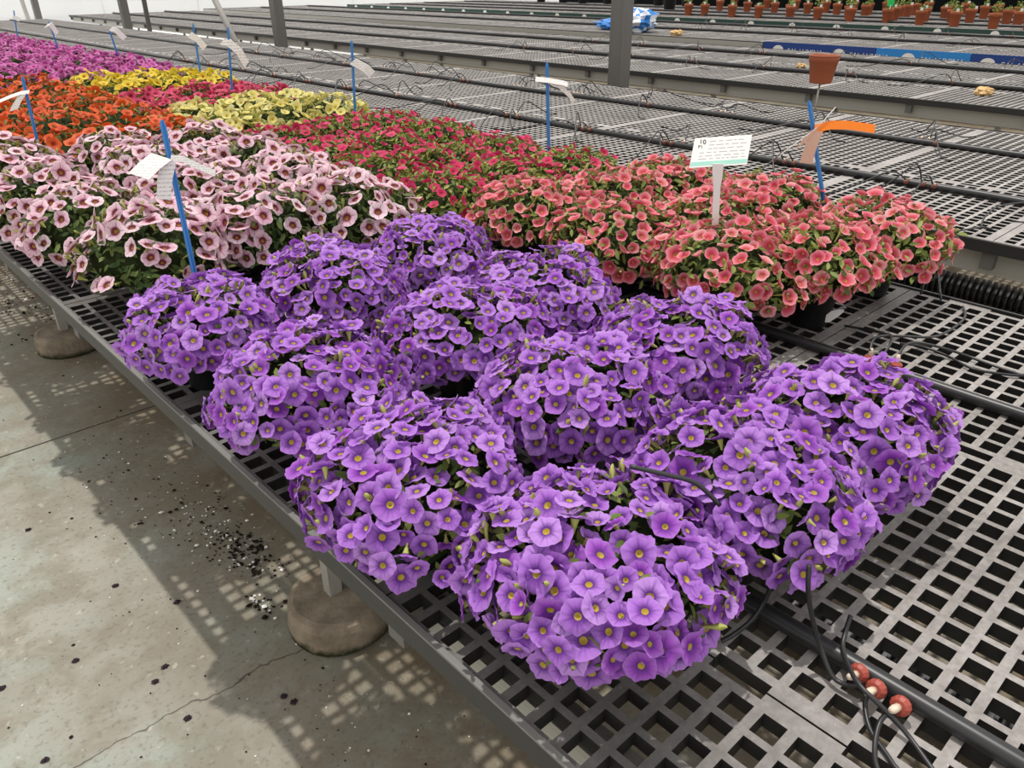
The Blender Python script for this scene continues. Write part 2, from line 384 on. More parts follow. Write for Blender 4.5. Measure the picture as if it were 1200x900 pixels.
# ------------------------------------------------------------------ columns and braces in the aisle behind the second bench
for i, (y, lb) in enumerate(((4.62, 'grey steel column at right, nearest of the row'), (10.62, 'second grey steel column, beside the pale brace'), (16.5, 'third grey steel column, beside a thin dark post'), (22.4, 'farthest grey steel column at the upper left'))):
    s = .066
    r = root('steel_column', lb, 'column', (5.52, y, 0), 0, 'steel columns')
    MB().box(-s, s, -s, s, .0, 4.2).build('post', M_COLM, r); MB().box(-.13, .13, -.13, .13, 0, .012).build('base_plate', M_COLM, r)
def strut(name, a, bb, rad, mat, lb): tag(MB().tube([a, bb], rad, 10).build(name, mat, None, True), lb, 'strut')
strut('diagonal_brace', (5.55, 11.55, 0), (5.62, 13.98, 2.6), .047, M_BRACE, 'pale diagonal brace leaning beside the second column')
strut('thin_post', (5.58, 15.6, 0), (5.44, 15.12, 3.2), .04, M_COLM, 'thin dark post right of the third column')
strut('pale_brace', (5.55, 23.3, 0), (5.6, 24.4, 2.8), .05, M_BRACE, 'pale brace leaning at the far upper left')

# ------------------------------------------------------------------ irrigation pipes
def emitter(parent, p, d, mat=None):
    p = Vector(p); d = Vector(d).normalized()
    o = MB().tube([p, p+d*.004, p+d*.009, p+d*.013], [.0095, .0125, .0125, .009], 12).build('emitter', mat or M_RED, parent, False)
    MB().tube([p+d*.012, p+d*.024, p+d*.031], [.0048, .0052, .0036], 8).build('nozzle', M_IVORY, o, True)
def pipe(name, label, x, y0, y1, wav=.015, rad=.0125, z=.7125, seed=0, clusters=True, cstep=.75, cst=None):
    r = root('irrigation_pipe', label, 'pipe', (x, y0, z), 0)
    n = int((y1-y0)/.12)
    f = lambda y: wav*noise.noise(Vector((seed*3.7, y*.55, 0)))+wav*.35*noise.noise(Vector((seed*1.7+9, y*2.1, 0)))
    P = [(f(y0+(y1-y0)*k/n), (y1-y0)*k/n, .004*abs(noise.noise(Vector((seed, k*.2, 4))))) for k in range(n+1)]
    MB().tube(P, rad, 12).build('hose', M_BLACK, r, True)
    return r, f
def drip(parent, P, rad=.0032, n=5):
    o = parent.location
    MB().tube([Vector(p)-o for p in spline(P, n)], rad, 7).build('drip_tube', M_BLACK, parent, True)
P1, f1 = pipe('p', 'black irrigation pipe between the purple plants, nearest the aisle', .800, -.25, 11.5, .012, .0125, seed=1)
P2, f2 = pipe('p', 'black irrigation pipe on the flower bench with three red emitters right of the coral plants', 1.655, -.25, 11.5, .012, .0125, seed=2)
for L in ([(.793, .378, .86), (.786, .352, .84), (.784, .344, .80), (.78, .349, .75), (.761, .355, .722), (.731, .362, .712), (.718, .369, .706)],
          [(.761, .294, .86), (.756, .287, .83), (.762, .278, .79), (.769, .26, .74), (.761, .233, .715), (.763, .21, .72), (.768, .205, .728)],
          [(.839, .257, .752), (.822, .253, .735), (.797, .242, .728), (.757, .206, .735), (.749, .174, .73), (.751, .14, .712), (.731, .101, .706), (.718, .08, .705), (.70, .02, .705)],
          [(.765, .187, .728), (.756, .191, .716), (.731, .172, .706), (.712, .143, .705), (.699, .118, .705), (.69, .06, .705)],
          [(.753, .162, .724), (.739, .165, .714), (.708, .155, .706), (.681, .135, .705), (.66, .08, .705)],
          [(.66, .50, .95), (.69, .46, .942), (.715, .435, .93), (.735, .41, .90)],
          [(.56, .69, .86), (.60, .665, .84), (.625, .655, .80), (.63, .66, .75)],
          [(.835, 1.365, .712), (.841, 1.318, .74), (.856, 1.272, .77), (.881, 1.226, .80)],
          [(.944, 1.685, .708), (.99, 1.628, .75), (1.022, 1.574, .78)],
          [(.81, 2.226, .715), (.831, 2.194, .75), (.852, 2.136, .78)],
          [(.86, 1.02, .706), (.90, .98, .74), (.96, .90, .77)], [(.79, 1.31, .712), (.83, 1.36, .706), (.9, 1.36, .706)]): drip(P1, L)
for p in ((.790, .213, .72), (.782, .187, .72), (.779, .156, .72), (.79, 1.31, .72), (.79, 1.28, .722)): emitter(P1, Vector(p)-P1.location, (-.86, .12, .30))
for L in ([(1.648, .609, .75), (1.677, .618, .765), (1.712, .613, .765), (1.805, .598, .74), (1.933, .565, .712), (2.104, .566, .706), (2.19, .60, .706)],
          [(1.648, .58, .75), (1.683, .582, .768), (1.75, .614, .755), (1.838, .691, .715), (1.841, .756, .706)],
          [(1.662, .554, .75), (1.703, .556, .765), (1.772, .547, .75), (1.862, .499, .715), (1.871, .426, .706), (1.866, .355, .706), (1.875, .25, .706)],
          [(1.80, .60, .722), (1.852, .57, .708), (1.847, .51, .706), (1.82, .444, .706), (1.843, .382, .706), (1.884, .326, .706), (1.9, .24, .706)],
          [(2.205, .716, .705), (2.275, .735, .76), (2.33, .745, .80), (2.345, .742, .80), (2.30, .715, .745), (2.20, .66, .706)]): drip(P2, L)
for p in ((1.650, .607, .724), (1.650, .578, .724), (1.660, .551, .724)): emitter(P2, Vector(p)-P2.location, (.08, .05, 1))
def clutter(P, f, y0, x, ys, side, n=2, em=True):
    # clusters of emitters along a pipe, with thin tubes arcing over the mesh
    for yc in ys:
        for k in range(n):
            y = yc+k*.05+random.uniform(-.01, .01); s = side if random.random() < .75 else -side
            if em: emitter(P, (f(y)+s*.010, y-y0, .004), (s*.8, random.uniform(-.3, .3), .6), M_REDD)
            a = random.uniform(-1.0, 1.0); L = random.uniform(.18, .42); px, py = x+f(y)+s*.033, y
            h = random.uniform(.02, .09)
            pts = [(px, py, .732), (px+s*L*.25, py+a*L*.15, .735+h), (px+s*L*.6, py+a*L*.55, .72+h*.4), (px+s*L*.85, py+a*L*.95, .704), (px+s*L, py+a*L*1.4, .704)]
            drip(P, pts, .0034, 4)
B2P, fa = pipe('p', 'black irrigation pipe near the front of the second bench', 3.43, -.6, 19.9, .03, .0155, seed=3)
B2Q, fb = pipe('p', 'black irrigation pipe along the back half of the second bench', 4.375, -.6, 19.9, .03, .0155, seed=4)
clutter(B2P, fa, -.6, 3.43, np.arange(.55, 9, .62), -1, 3); clutter(B2Q, fb, -.6, 4.375, np.arange(.9, 9, .62), 1, 3)
drip(B2P, [(3.40, .80, .73), (3.2, .86, .735), (3.034, .847, .706), (3.0, .80, .706), (2.95, .82, .72), (2.80, .85, .73)])
for j, (xx, yy0, yy1, lb) in enumerate(((6.92, 1.0, 21.5, 'black irrigation pipe near the front of the third bench'), (8.15, 1.0, 21.5, 'black irrigation pipe on the back half of the third bench'),
        (11.0, 2.3, 22, 'black irrigation pipe near the front of the bench with blue banners'), (12.45, 2.3, 22, 'black irrigation pipe at the back of the bench with blue banners'),
        (14.9, 3.3, 21.5, 'black irrigation pipe in front row of terracotta pots'), (16.2, 3.3, 21.5, 'black irrigation pipe between front and rear rows of terracotta pots'), (17.8, 3.3, 21.5, 'black irrigation pipe at the back of the farthest bench'))):
    Q, ff = pipe('p', lb, xx, yy0, yy1, .05, .02, .718, seed=5+j)
    if j < 4: clutter(Q, ff, yy0, xx, np.arange(yy0+.6, yy0+7, .8), random.choice((-1, 1)), 2, True)

# finned heating pipes on the floor under the first two benches
for x, y0, y1, z, lb in ((1.50, -.3, 9, .075, 'black finned heating pipe under the flower bench'), (4.18, -.4, 9, .075, 'black finned heating pipe under the second bench')):
    n = int((y1-y0)/.028); V = []; n = n*4
    for k in range(n+1):
        rr = (.046, .072, .072, .046)[k % 4]; yy = (k//4)*.028+(.0, .003, .011, .014)[k % 4]
        V += [(rr*math.cos(2*PI*q/12), yy, rr*math.sin(2*PI*q/12)) for q in range(12)]
    F = [(i*12+q, i*12+(q+1) % 12, (i+1)*12+(q+1) % 12, (i+1)*12+q) for i in range(n) for q in range(12)]
    o = MB().add(V, F).build('finned_pipe', M_BLACK); o.location = (x, y0, z); tag(o, lb, 'pipe')

# ------------------------------------------------------------------ flowers
def flower_tpl(R, seg, rings, cup, lobe, seed, back=True):
    """one trumpet flower facing +z: verts, faces, uv (radius, angle), material index"""
    rs = np.random.default_rng(seed); ph = rs.uniform(0, 6.28, 4); V = []; UV = []; F = []; MI = []
    V.append((0, 0, -.42*R)); UV.append((0, .5))
    for k, (q, z) in enumerate(rings):
        for s in range(seg):
            a = 2*PI*s/seg; e = q**3
            rad = R*q*(1+e*(lobe*(abs(math.cos(2.5*a))**.6-.6)*1.9+(.042*math.cos(10*a) if seg == 40 else 0)+.04*math.sin(a+ph[0])+.03*math.sin(2*a+ph[2])))
            zz = R*(z+e*(.06*math.sin(3*a+ph[1])+.05*math.cos(10*a)*(seg == 40)+.05*math.cos(5*a)+cup*.8)+.07*q*q*math.sin(2*a+ph[3])-.035*q*math.cos(5*a))
            V.append((rad*math.cos(a), rad*math.sin(a), zz)); UV.append((q, s/seg))
    for s in range(seg):
        F.append((0, 1+s, 1+(s+1) % seg)); MI.append(0)
        for k in range(len(rings)-1):
            a, b_ = 1+k*seg, 1+(k+1)*seg
            F.append((a+s, b_+s, b_+(s+1) % seg, a+(s+1) % seg)); MI.append(0)
    if back:
        n0 = len(V); m = 5
        for rr, z in ((.27*R, -.10*R), (.15*R, -.55*R), (.07*R, -.95*R)):
            for s in range(m): a = 2*PI*s/m; V.append((rr*math.cos(a), rr*math.sin(a), z)); UV.append((.5, 0))
        for k in range(2):
            for s in range(m): F.append((n0+k*m+s, n0+k*m+(s+1) % m, n0+(k+1)*m+(s+1) % m, n0+(k+1)*m+s)); MI.append(1)
    return np.array(V), F, np.array(UV), MI
RH = [(.17, -.16), (.26, -.05), (.5, .01), (.80, .045), (1, .0)]
RL = [(.16, -.15), (.45, 0), (1, .02)]
RF = [(.3, -.05), (1, .03)]
KIND = {  # radius, spacing, cup, lobe, leaf count, leaf length, dome r, dome h
 'purple': (.0190, .0250, .02, .06, 560, .024, .162, .099), 'coral': (.0178, .0325, .32, .08, 950, .026, .190, .105),
 'pinkwhite': (.0265, .0365, .06, .07, 750, .030, .200, .15), 'magenta': (.0182, .043, .2, .08, 1250, .028, .20, .10),
 'cream': (.026, .040, .12, .05, 420, .030, .20, .12), 'crimson': (.026, .042, .12, .05, 360, .030, .20, .11),
 'yellow': (.026, .041, .12, .05, 360, .030, .20, .13), 'orange': (.0255, .046, .12, .06, 420, .032, .22, .12), 'orchid': (.027, .045, .12, .06, 300, .032, .23, .12)}
FL = {}
def flowers_of(kind):
    if kind in FL: return FL[kind]
    R, _, cup, lobe = KIND[kind][:4]; out = []
    for i in range(6):
        seg, rings = {'purple': (40, RH), 'coral': (30, RH), 'pinkwhite': (30, RH)}.get(kind, (10, RL))
        c = cup+(-.06, .02, .08, .16, .0, .30)[i]; s = (1, .95, 1.06, .9, 1.1, .8)[i]
        V, F, UV, MI = flower_tpl(R*s, seg, rings, c, lobe, i+11)
        out.append(mk('flower', V, F, [PET[kind], M_TUBE], MI, UV, True))
    FL[kind] = out; return out
def frame(n, spin):
    n = Vector(n).normalized(); a = n.orthogonal().normalized(); b_ = n.cross(a)
    x = a*math.cos(spin)+b_*math.sin(spin); y = n.cross(x)
    return Matrix((x, y, n)).transposed()
LEAFV = np.array([(0, 0, 0), (.20, .38, .05), (.17, .72, .04), (0, 1, -.06), (-.17, .72, .04), (-.20, .38, .05), (0, .5, -.02)])
LEAFF = np.array([(0, 1, 6), (1, 2, 6), (2, 3, 6), (3, 4, 6), (4, 5, 6), (5, 0, 6)])
CLV = np.array([(0, 0, 0), (.19, .5, .05), (0, 1, -.05), (-.19, .5, .05)]); CLF = np.array([(0, 1, 2), (0, 2, 3)])
class Dome:
    def __init__(s, x, y, r, h, seed, zc=.116):
        s.c = (x, y); s.r = r; s.h = h; s.seed = seed*7.3; s.zc = zc      # local z of the widest part above the bench
    def pt(s, az, t):
        """az: azimuth, t: 0 top .. 1 rim .. 1.35 below the rim -> local point and normal"""
        n_ = noise.noise(Vector((math.cos(az)*1.1+s.seed, math.sin(az)*1.1, t*1.3)))
        n2 = noise.noise(Vector((math.cos(az)*2.7+s.seed, math.sin(az)*2.7, t*3+5)))
        ph = t*PI/2; k = 1+.24*n_+.12*n2
        rr = s.r*math.sin(min(ph, PI/2))**.85*(1 if ph <= PI/2 else 1-.35*(t-1))*k
        z = s.zc+(s.h if ph <= PI/2 else .085)*math.cos(ph)*(1+.20*n2+.16*n_)
        nn = Vector((math.cos(az)*math.sin(ph)*1.0/s.r, math.sin(az)*math.sin(ph)/s.r, max(math.cos(ph), -.15)/s.h)).normalized()
        return Vector((rr*math.cos(az), rr*math.sin(az), z)), nn
    def inside(s, p, sc=.86):
        dx, dy = p[0]-s.c[0], p[1]-s.c[1]; q = math.hypot(dx, dy)/s.r
        if q >= sc: return False
        dz = p[2]-s.zc
        return (q*q+(dz/s.h)**2 < sc*sc) if dz > 0 else dz > -.05
def rand_dome():
    # uniform-ish over the cap: t in 0..1.3
    c = random.random()*1.22
    return random.uniform(0, 2*PI), (math.acos(1-c) if c < 1 else PI/2+(c-1)*1.6)/(PI/2)
def pot_mesh():
    b_ = MB().lathe([(.001, 0), (.047, 0), (.048, .004), (.0605, .086), (.0655, .087), (.067, .104), (.0625, .105), (.060, .092), (.001, .092)], 24)
    return mk('pot', b_.V, b_.F, [M_POT], b_.m, None, True)
POT = pot_mesh()
DOMES = []
PLANTS = []
def foliage(d, kind, near):
    r0 = KIND[kind]; N = r0[4]; LL = r0[5]
    V = []; F = []; MI = []; nv = 0
    tv, tf = (LEAFV, LEAFF) if near else (CLV, CLF)
    for i in range(N):
        az, t = rand_dome(); p, n = d.pt(az, t); p = p*1.0; s = random.uniform(*((.86, 1.06) if kind in ('magenta', 'coral', 'orange', 'cream') else (.80, .99))); p = Vector((p.x*s, p.y*s, d.zc+(p.z-d.zc)*s))
        nn = (n+Vector((random.gauss(0, .6), random.gauss(0, .6), random.gauss(0, .6)+.25))).normalized()
        R3 = np.array(frame(nn, random.uniform(0, 6.28))); L = LL*random.uniform(.6, 1.15)
        V.append((tv*L) @ R3.T+np.array(p)); F.append(tf+nv); nv += len(tv)
    nleaf = sum(len(f) for f in F)
    # a few buds and stems poking out: closed narrow tubes
    for i in range(26 if near else 0):
        az, t = rand_dome(); p, n = d.pt(az, t); n = (n+Vector((random.gauss(0, .4), random.gauss(0, .4), .3))).normalized()
        R3 = np.array(frame(n, 0)); L = random.uniform(.014, .022)
        B = []
        for rr, z in ((.0016, -.02), (.0028, 0), (.0046, L*.55), (.0012, L)):
            for q in range(4): B.append((rr*math.cos(q*PI/2), rr*math.sin(q*PI/2), z))
        V.append(np.array(B) @ R3.T+np.array(p)*1.0)
        F.append(np.array([(nv+k*4+q, nv+k*4+(q+1) % 4, nv+(k+1)*4+(q+1) % 4) for k in range(3) for q in range(4)]+[(nv+k*4+q, nv+(k+1)*4+(q+1) % 4, nv+(k+1)*4+q) for k in range(3) for q in range(4)])); nv += 16
    nb = sum(len(f) for f in F)-nleaf
    # dark filler core; its colour carries the shade in the gaps
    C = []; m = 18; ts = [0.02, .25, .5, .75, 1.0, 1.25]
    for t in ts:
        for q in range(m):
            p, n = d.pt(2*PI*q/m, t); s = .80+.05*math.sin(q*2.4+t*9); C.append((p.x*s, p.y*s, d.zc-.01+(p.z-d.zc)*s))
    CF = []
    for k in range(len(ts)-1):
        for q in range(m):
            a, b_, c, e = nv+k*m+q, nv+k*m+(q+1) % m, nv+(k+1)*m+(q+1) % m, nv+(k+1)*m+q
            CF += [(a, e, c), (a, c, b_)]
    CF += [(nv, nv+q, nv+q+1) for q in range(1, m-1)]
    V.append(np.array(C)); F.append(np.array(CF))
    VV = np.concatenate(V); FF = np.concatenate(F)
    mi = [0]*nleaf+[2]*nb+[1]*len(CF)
    me = bpy.data.meshes.new('foliage'); me.vertices.add(len(VV)); me.vertices.foreach_set('co', VV.astype(np.float32).ravel())
    me.loops.add(len(FF)*3); me.loops.foreach_set('vertex_index', FF.astype(np.int32).ravel())
    me.polygons.add(len(FF)); me.polygons.foreach_set('loop_start', np.arange(0, len(FF)*3, 3, dtype=np.int32))
    me.polygons.foreach_set('material_index', np.array(mi, np.int32))
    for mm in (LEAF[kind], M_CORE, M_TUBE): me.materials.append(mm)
    me.update(); me.validate(); return me
def plan(kind, x, y, label, group, rs=1.0, hs=1.0, near=True, single=True, dz=0):
    k = KIND[kind]; d = Dome(x, y, k[6]*rs, k[7]*hs, len(DOMES)+1, {'purple': .126, 'coral': .138}.get(kind, .116)+dz); DOMES.append(d); PLANTS.append((kind, d, label, group, near, single))
FAMILY = {'purple': 'calibrachoa', 'coral': 'calibrachoa', 'pinkwhite': 'calibrachoa', 'magenta': 'calibrachoa', 'cream': 'petunia', 'crimson': 'petunia', 'yellow': 'petunia', 'orange': 'calibrachoa', 'orchid': 'petunia'}
ORD = ['first', 'second', 'third', 'fourth', 'fifth', 'sixth', 'seventh', 'eighth', 'ninth', 'tenth', 'eleventh', 'twelfth', 'thirteenth', 'fourteenth', 'fifteenth']
# purple: three rows from the aisle edge inwards, four plants deep
px_ = [[(.602, .492), (.535, .80), (.57, 1.168), (.548, 1.585)], [(.862, .452), (.88, .80), (.922, 1.16), (.865, 1.57)], [(1.122, .432), (1.165, .79), (1.17, 1.17), (1.17, 1.58)]]
for c, nm in enumerate(('the row along the aisle', 'the middle row', 'the inner row')):
    for i in range(4):
        plan('purple', *px_[c][i], 'violet flowering plant, %s from the front in %s' % (ORD[i], nm), 'violet flowering plants', random.uniform(.94, 1.0), random.uniform(.93, 1.05))
cx = [[(1.63, .98), (1.63, 1.33), (1.63, 1.66)], [(1.81, .84), (1.90, 1.20), (1.92, 1.58)], [(2.13, .83), (2.16, 1.20), (2.16, 1.56)]]
for c, nm in enumerate(('the row nearest the aisle', 'the middle row', 'the inner edge row')):
    for i in range(3):
        plan('coral', *cx[c][i], 'coral pink flowering plant, %s from the front in %s' % (ORD[i], nm), 'coral flowering plants', random.uniform(.93, 1.04)*(.80 if (c, i) == (1, 0) else 1), random.uniform(.92, 1.08), dz=.02 if (c, i) == (1, 0) else 0)
qx = [[(.66, 2.14), (.62, 2.52), (.60, 2.90), (.62, 3.26)], [(.97, 2.15), (.95, 2.58), (.95, 2.95), (.97, 3.28)], [(1.25, 2.08), (1.26, 2.48), (1.28, 2.85), (1.27, 3.22)]]
for c, nm in enumerate(('the row along the aisle', 'the middle row', 'the inner row')):
    for i in range(4):
        plan('pinkwhite', *qx[c][i], 'pale pink crimson-eyed flowering plant, %s from the front in %s' % (ORD[i], nm), 'pale pink flowering plants', random.uniform(.88, 1.0), random.uniform(.85, 1.05))
for c, (x, nm) in enumerate(((1.60, 'the row nearest the aisle'), (1.88, 'the middle row'), (2.15, 'the inner edge row'))):
    for i in range(4):
        plan('magenta', x+random.uniform(-.02, .02), 2.05+i*.385+random.uniform(-.02, .02), 'leafy magenta flowering plant, %s from the front in %s' % (ORD[i], nm), 'magenta flowering plants', 1, random.uniform(.9, 1.1), True)
for kind, y0, n, dy, dn in (('cream', 3.72, 2, .36, 'pale yellow'), ('crimson', 4.42, 2, .36, 'crimson pink'), ('yellow', 5.12, 2, .40, 'bright yellow')):
    for c, (x, nm) in enumerate(((1.62, 'nearest the orange plants'), (1.90, 'in the middle'), (2.15, 'at the inner bench edge'))):
        for i in range(n):
            plan(kind, x+random.uniform(-.02, .02), y0+i*dy, '%s flowering plant %s, in the %s line' % (dn, nm, ('front', 'rear')[i]), dn+' flowering plants', 1, random.uniform(.9, 1.1), False)
for c, (x, nm) in enumerate(((.66, 'the row along the aisle'), (.98, 'the middle row'), (1.29, 'the inner row'))):
    for i in range(6):
        y = 3.72+i*.43
        if x/y < -.0: continue
        if c == 0 and i > 1: continue
        if c == 1 and i > 3: continue
        plan('orange', x+random.uniform(-.02, .02), y+random.uniform(-.02, .02), 'orange red flowering plant, %s from the front in %s' % (ORD[i], nm), 'orange flowering plants', 1, random.uniform(.9, 1.1), False, i < 4)
for c, (x, nm) in enumerate(((1.30, 'the outer row'), (1.60, 'the second row'), (1.88, 'the third row'), (2.15, 'the inner edge row'))):
    for i in range(12):
        y = 6.02+i*.45
        if y > (8.2, 9.3, 10.6, 11.3)[c] or (c == 0 and i == 0): continue
        plan('orchid', x+random.uniform(-.02, .02), y, 'far orchid pink flowering plant, %s from the front in %s' % (ORD[i], nm), 'orchid pink flowering plants', 1, random.uniform(.9, 1.15), False, False)

ROOTS = []
for pi, (kind, d, label, group, near, single) in enumerate(PLANTS):
    r = root('potted_'+FAMILY[kind], label, 'potted plant', (*d.c, .70), 0, group); ROOTS.append(r)
    link('pot', POT, r)
    tag(link('foliage', foliage(d, kind, near), r), None, None, None, 'stuff')
    nb = [e for e in DOMES if e is not d and math.hypot(e.c[0]-d.c[0], e.c[1]-d.c[1]) < .5]
    sp = KIND[kind][1]; pts = np.zeros((0, 3)); got = []
    dens = {'purple': 1500, 'coral': 700, 'pinkwhite': 420, 'magenta': 500}.get(kind, 320)
    for i in range(dens):
        az, t = rand_dome(); p, n = d.pt(az, t)
        if t > 1.16+.12*noise.noise(Vector((math.cos(az)*1.5, math.sin(az)*1.5, d.seed))): continue
        if kind == 'pinkwhite' and noise.noise(Vector((p.x*9+d.seed, p.y*9, p.z*9))) < -.32: continue
        p = p+n*random.uniform(-.004, .014)
        wp = (p.x+d.c[0], p.y+d.c[1], p.z)
        if any(e.inside(wp) for e in nb): continue
        if len(pts) and ((pts-np.array(p))**2).sum(1).min() < (sp*random.uniform(.72, 1.05))**2: continue
        pts = np.vstack([pts, np.array(p)]); got.append((p, n))
    got = got[:300]
    FM = flowers_of(kind); joined = ([], [], [], [], 0)
    if not single: JV, JF, JU, JM, nv = [], [], [], [], 0
    for p, n in got:
        jit = .34 if kind == 'purple' else .42
        nn = (n+Vector((random.gauss(0, jit), random.gauss(0, jit), random.gauss(0, jit)+(.05 if kind == 'purple' else .12)))).normalized()
        R3 = frame(nn, random.uniform(0, 6.28)).to_4x4(); s = random.uniform(.84, 1.12)
        if single:
            o = bpy.data.objects.new('flower', random.choice(FM)); o.parent = r
            o.matrix_local = Matrix.Translation(p) @ R3 @ Matrix.Scale(s, 4); COL.link(o)
        else:
            V, F, UV, MI = flower_tpl(KIND[kind][0]*s, 8, RF, .12, .06, random.randint(0, 5), False)
            A = np.array(R3.to_3x3()); JV.append(V @ A.T+np.array(p)); JF += [tuple(i+nv for i in f) for f in F]; JU.append(UV); JM += MI; nv += len(V)
    if not single:
        tag(link('blossoms', mk('blossoms', np.concatenate(JV), JF, [PET[kind], M_TUBE], JM, np.concatenate(JU), True), r), None, None, None, 'stuff')
# a loose shoot with one flower hanging past the bench edge, on the third aisle-edge plant
for j, (a, bq) in enumerate((((-.13, -.02, .06), (-.118, -.005, .035)),)):
    r = ROOTS[2]
    MB().tube(spline([(-.09, .01, .10), (-.115, .015, .080), (-.124, .02, .066)], 4), .0014, 5).build('shoot', LEAF['purple'], r)
    link('flower', FL['purple'][0], r, Matrix.Translation((-.129, .016, .062)) @ frame((-.5, -.65, .35), 1).to_4x4())
# the white care tag stuck to the coral plant's pot
r = ROOTS[12+3]
q_ = RT*.040-AW*.062; w_ = (RT*.8-AW*.1)
MB().sheet([(q_+w_*a_+UPV*(.045-h_+a_*.5), q_+w_*a_+UPV*(.045+h_+a_*.5)) for a_, h_ in ((-.020, .010), (-.008, .015), (.012, .011), (.028, .003))], .0006).build('pot_tag', M_WHITE, r)

# ------------------------------------------------------------------ blue stakes with paper tags
def stake(B, T, label, zb=.70):
    B, T = Vector(B), Vector(T); dd = (B-T); B0 = T+dd*((T.z-zb)/(T.z-B.z)) if zb is not None else B
    r = root('marker_stake', label, 'stake', tuple(B0)); q = T-B0; d = q.normalized()
    a = Vector((.69, -.72, 0)); s = .0062
    b_ = d.cross(a).normalized(); V = []
    for p, w_ in ((Vector((0, 0, 0)), .4), (d*.03, 1), (q-d*.012, 1), (q, .55)):
        for k in range(8):     # T-shaped bar: a rib down the middle of a flat strip
            ang = [(-1, -.25), (-.3, -.25), (-.22, -.9), (.22, -.9), (.3, -.25), (1, -.25), (1, .25), (-1, .25)][k]
            V.append(p+(a*ang[0]*s+b_*ang[1]*s)*w_)
    F = [(i*8+k, i*8+(k+1) % 8, i*8+8+(k+1) % 8, i*8+8+k) for i in range(3) for k in range(8)]+[tuple(range(7, -1, -1)), tuple(range(24, 32))]
    MB().add(V, F).build('bar', M_BLUE, r); return r, B0
def strip(parent, o, segs, wv, mat, name='paper_tag', t=.0005):
    """ribbon through points given as (right, away, up) offsets from o, width vector wv"""
    P = []
    for i, s in enumerate(segs):
        c = o+RT*s[0]+AW*s[1]+UPV*s[2]; wq = (RT*wv[0]+AW*wv[1]+UPV*wv[2])
        if len(s) > 3: wq = RT*s[3]+AW*s[4]+UPV*s[5]
        P.append((c-wq*.5, c+wq*.5))
    return MB().sheet(P, t).build(name, mat, parent)
s, B0 = stake((.637, 1.81, .85), (.635, 1.811, 1.222), 'blue stake with folded white tags between the violet and pale pink plants')
o = Vector((.635, 1.80, 1.145))-B0
strip(s, o, [(.004, -.01, 0), (.03, -.012, -.001), (.070, -.016, -.018), (.104, -.02, -.030)], (.002, .004, .013), M_PAPER)
strip(s, o, [(-.014, -.014, .004), (-.036, -.032, -.012), (-.056, -.050, -.032)], (.049, -.010, -.012), M_PAPER)
strip(s, o, [(.0, -.014, -.006), (-.012, -.022, -.040), (-.024, -.026, -.088)], (.030, .006, -.006), M_PAPER)
s, B0 = stake((.777, 3.651, .9), (.788, 3.649, 1.158), 'blue stake with white tags between the pale pink and orange plants')
o = Vector((.78, 3.64, 1.10))-B0
strip(s, o, [(.025, -.01, .004), (-.01, -.012, 0), (-.05, -.02, -.012), (-.10, -.025, -.03)], (0, .012, .012), M_PAPER)
strip(s, o, [(-.002, -.014, -.004), (-.03, -.02, -.035), (-.05, -.024, -.062)], (.04, .0, .012), M_PAPER)
s, B0 = stake((2.2, 1.051, .937), (2.166, 1.118, 1.18), 'blue stake with an orange tag behind the coral plants')
o = Vector((2.176, 1.085, 1.115))-B0
strip(s, o, [(-.01, -.01, -.008), (.03, -.012, .004), (.08, -.012, .004), (.155, -.008, -.006)], (.0, .01, .022), M_ORANGE, 'orange_tag')
strip(s, o, [(.0, -.014, -.002), (-.018, -.02, -.020), (-.05, -.03, -.048)], (.015, .004, .028), M_PEACH)
strip(s, o, [(-.004, -.016, -.012), (-.014, -.02, -.05), (-.022, -.022, -.10)], (.034, 0, -.004), M_PEACH)
MB().tube([o+RT*.04+UPV*.05, o-AW*.012, o-RT*.09-UPV*.08], .0014, 6).build('string', M_WHITE, s)
s, B0 = stake((2.2, 2.173, .917), (2.192, 2.181, 1.208), 'blue stake with a curling white tag behind the magenta plants')
o = Vector((2.193, 2.17, 1.14))-B0
strip(s, o, [(-.05, -.012, .012), (-.0, -.014, .008), (.05, -.016, .0), (.07, -.016, -.006)], (.0, .012, .016), M_PAPER)
strip(s, o, [(.0, -.012, .004), (.04, -.014, -.010), (.08, -.016, -.045), (.095, -.016, -.068)], (.008, .0, .014), M_PAPER)
for Bp, Tp, lb, segs in (((2.2, 3.54, .973), (2.21, 3.534, 1.215), 'blue stake behind the last pale yellow plants', [(.0, -.012, -.09), (.06, -.014, -.12), (.09, -.014, -.15)]),
        ((2.011, 4.533, .9), (2.043, 4.519, 1.245), 'blue stake with a long white tag among the crimson pink plants', [(-.04, -.012, -.07), (.0, -.012, -.08), (.05, -.016, -.12), (.08, -.016, -.19)]),
        ((2.2, 5.391, .962), (2.207, 5.388, 1.226), 'blue stake with white tags behind the bright yellow plants', [(-.03, -.012, -.06), (.02, -.014, -.09), (.06, -.016, -.14)]),
        ((2.2, 6.921, .918), (2.177, 6.929, 1.132), 'blue stake with a white tag at the near right of the orchid pink plants', [(.02, -.012, .01), (.06, -.014, .0), (.12, -.016, -.06)]),
        ((2.111, 8.181, .9), (2.089, 8.187, 1.156), 'blue stake with upright white tag among the orchid pink plants', [(-.03, -.014, -.04), (.02, -.014, -.02), (.06, -.016, -.10)]),
        ((2.2, 9.901, .974), (2.228, 9.895, 1.196), 'farthest blue stake, beyond the orchid pink plants', [(-.02, -.012, -.06), (.05, -.014, -.09)])):
    s, B0 = stake(Bp, Tp, lb); strip(s, Vector(Tp)-B0, segs, (.03, .01, .028), M_PAPER)

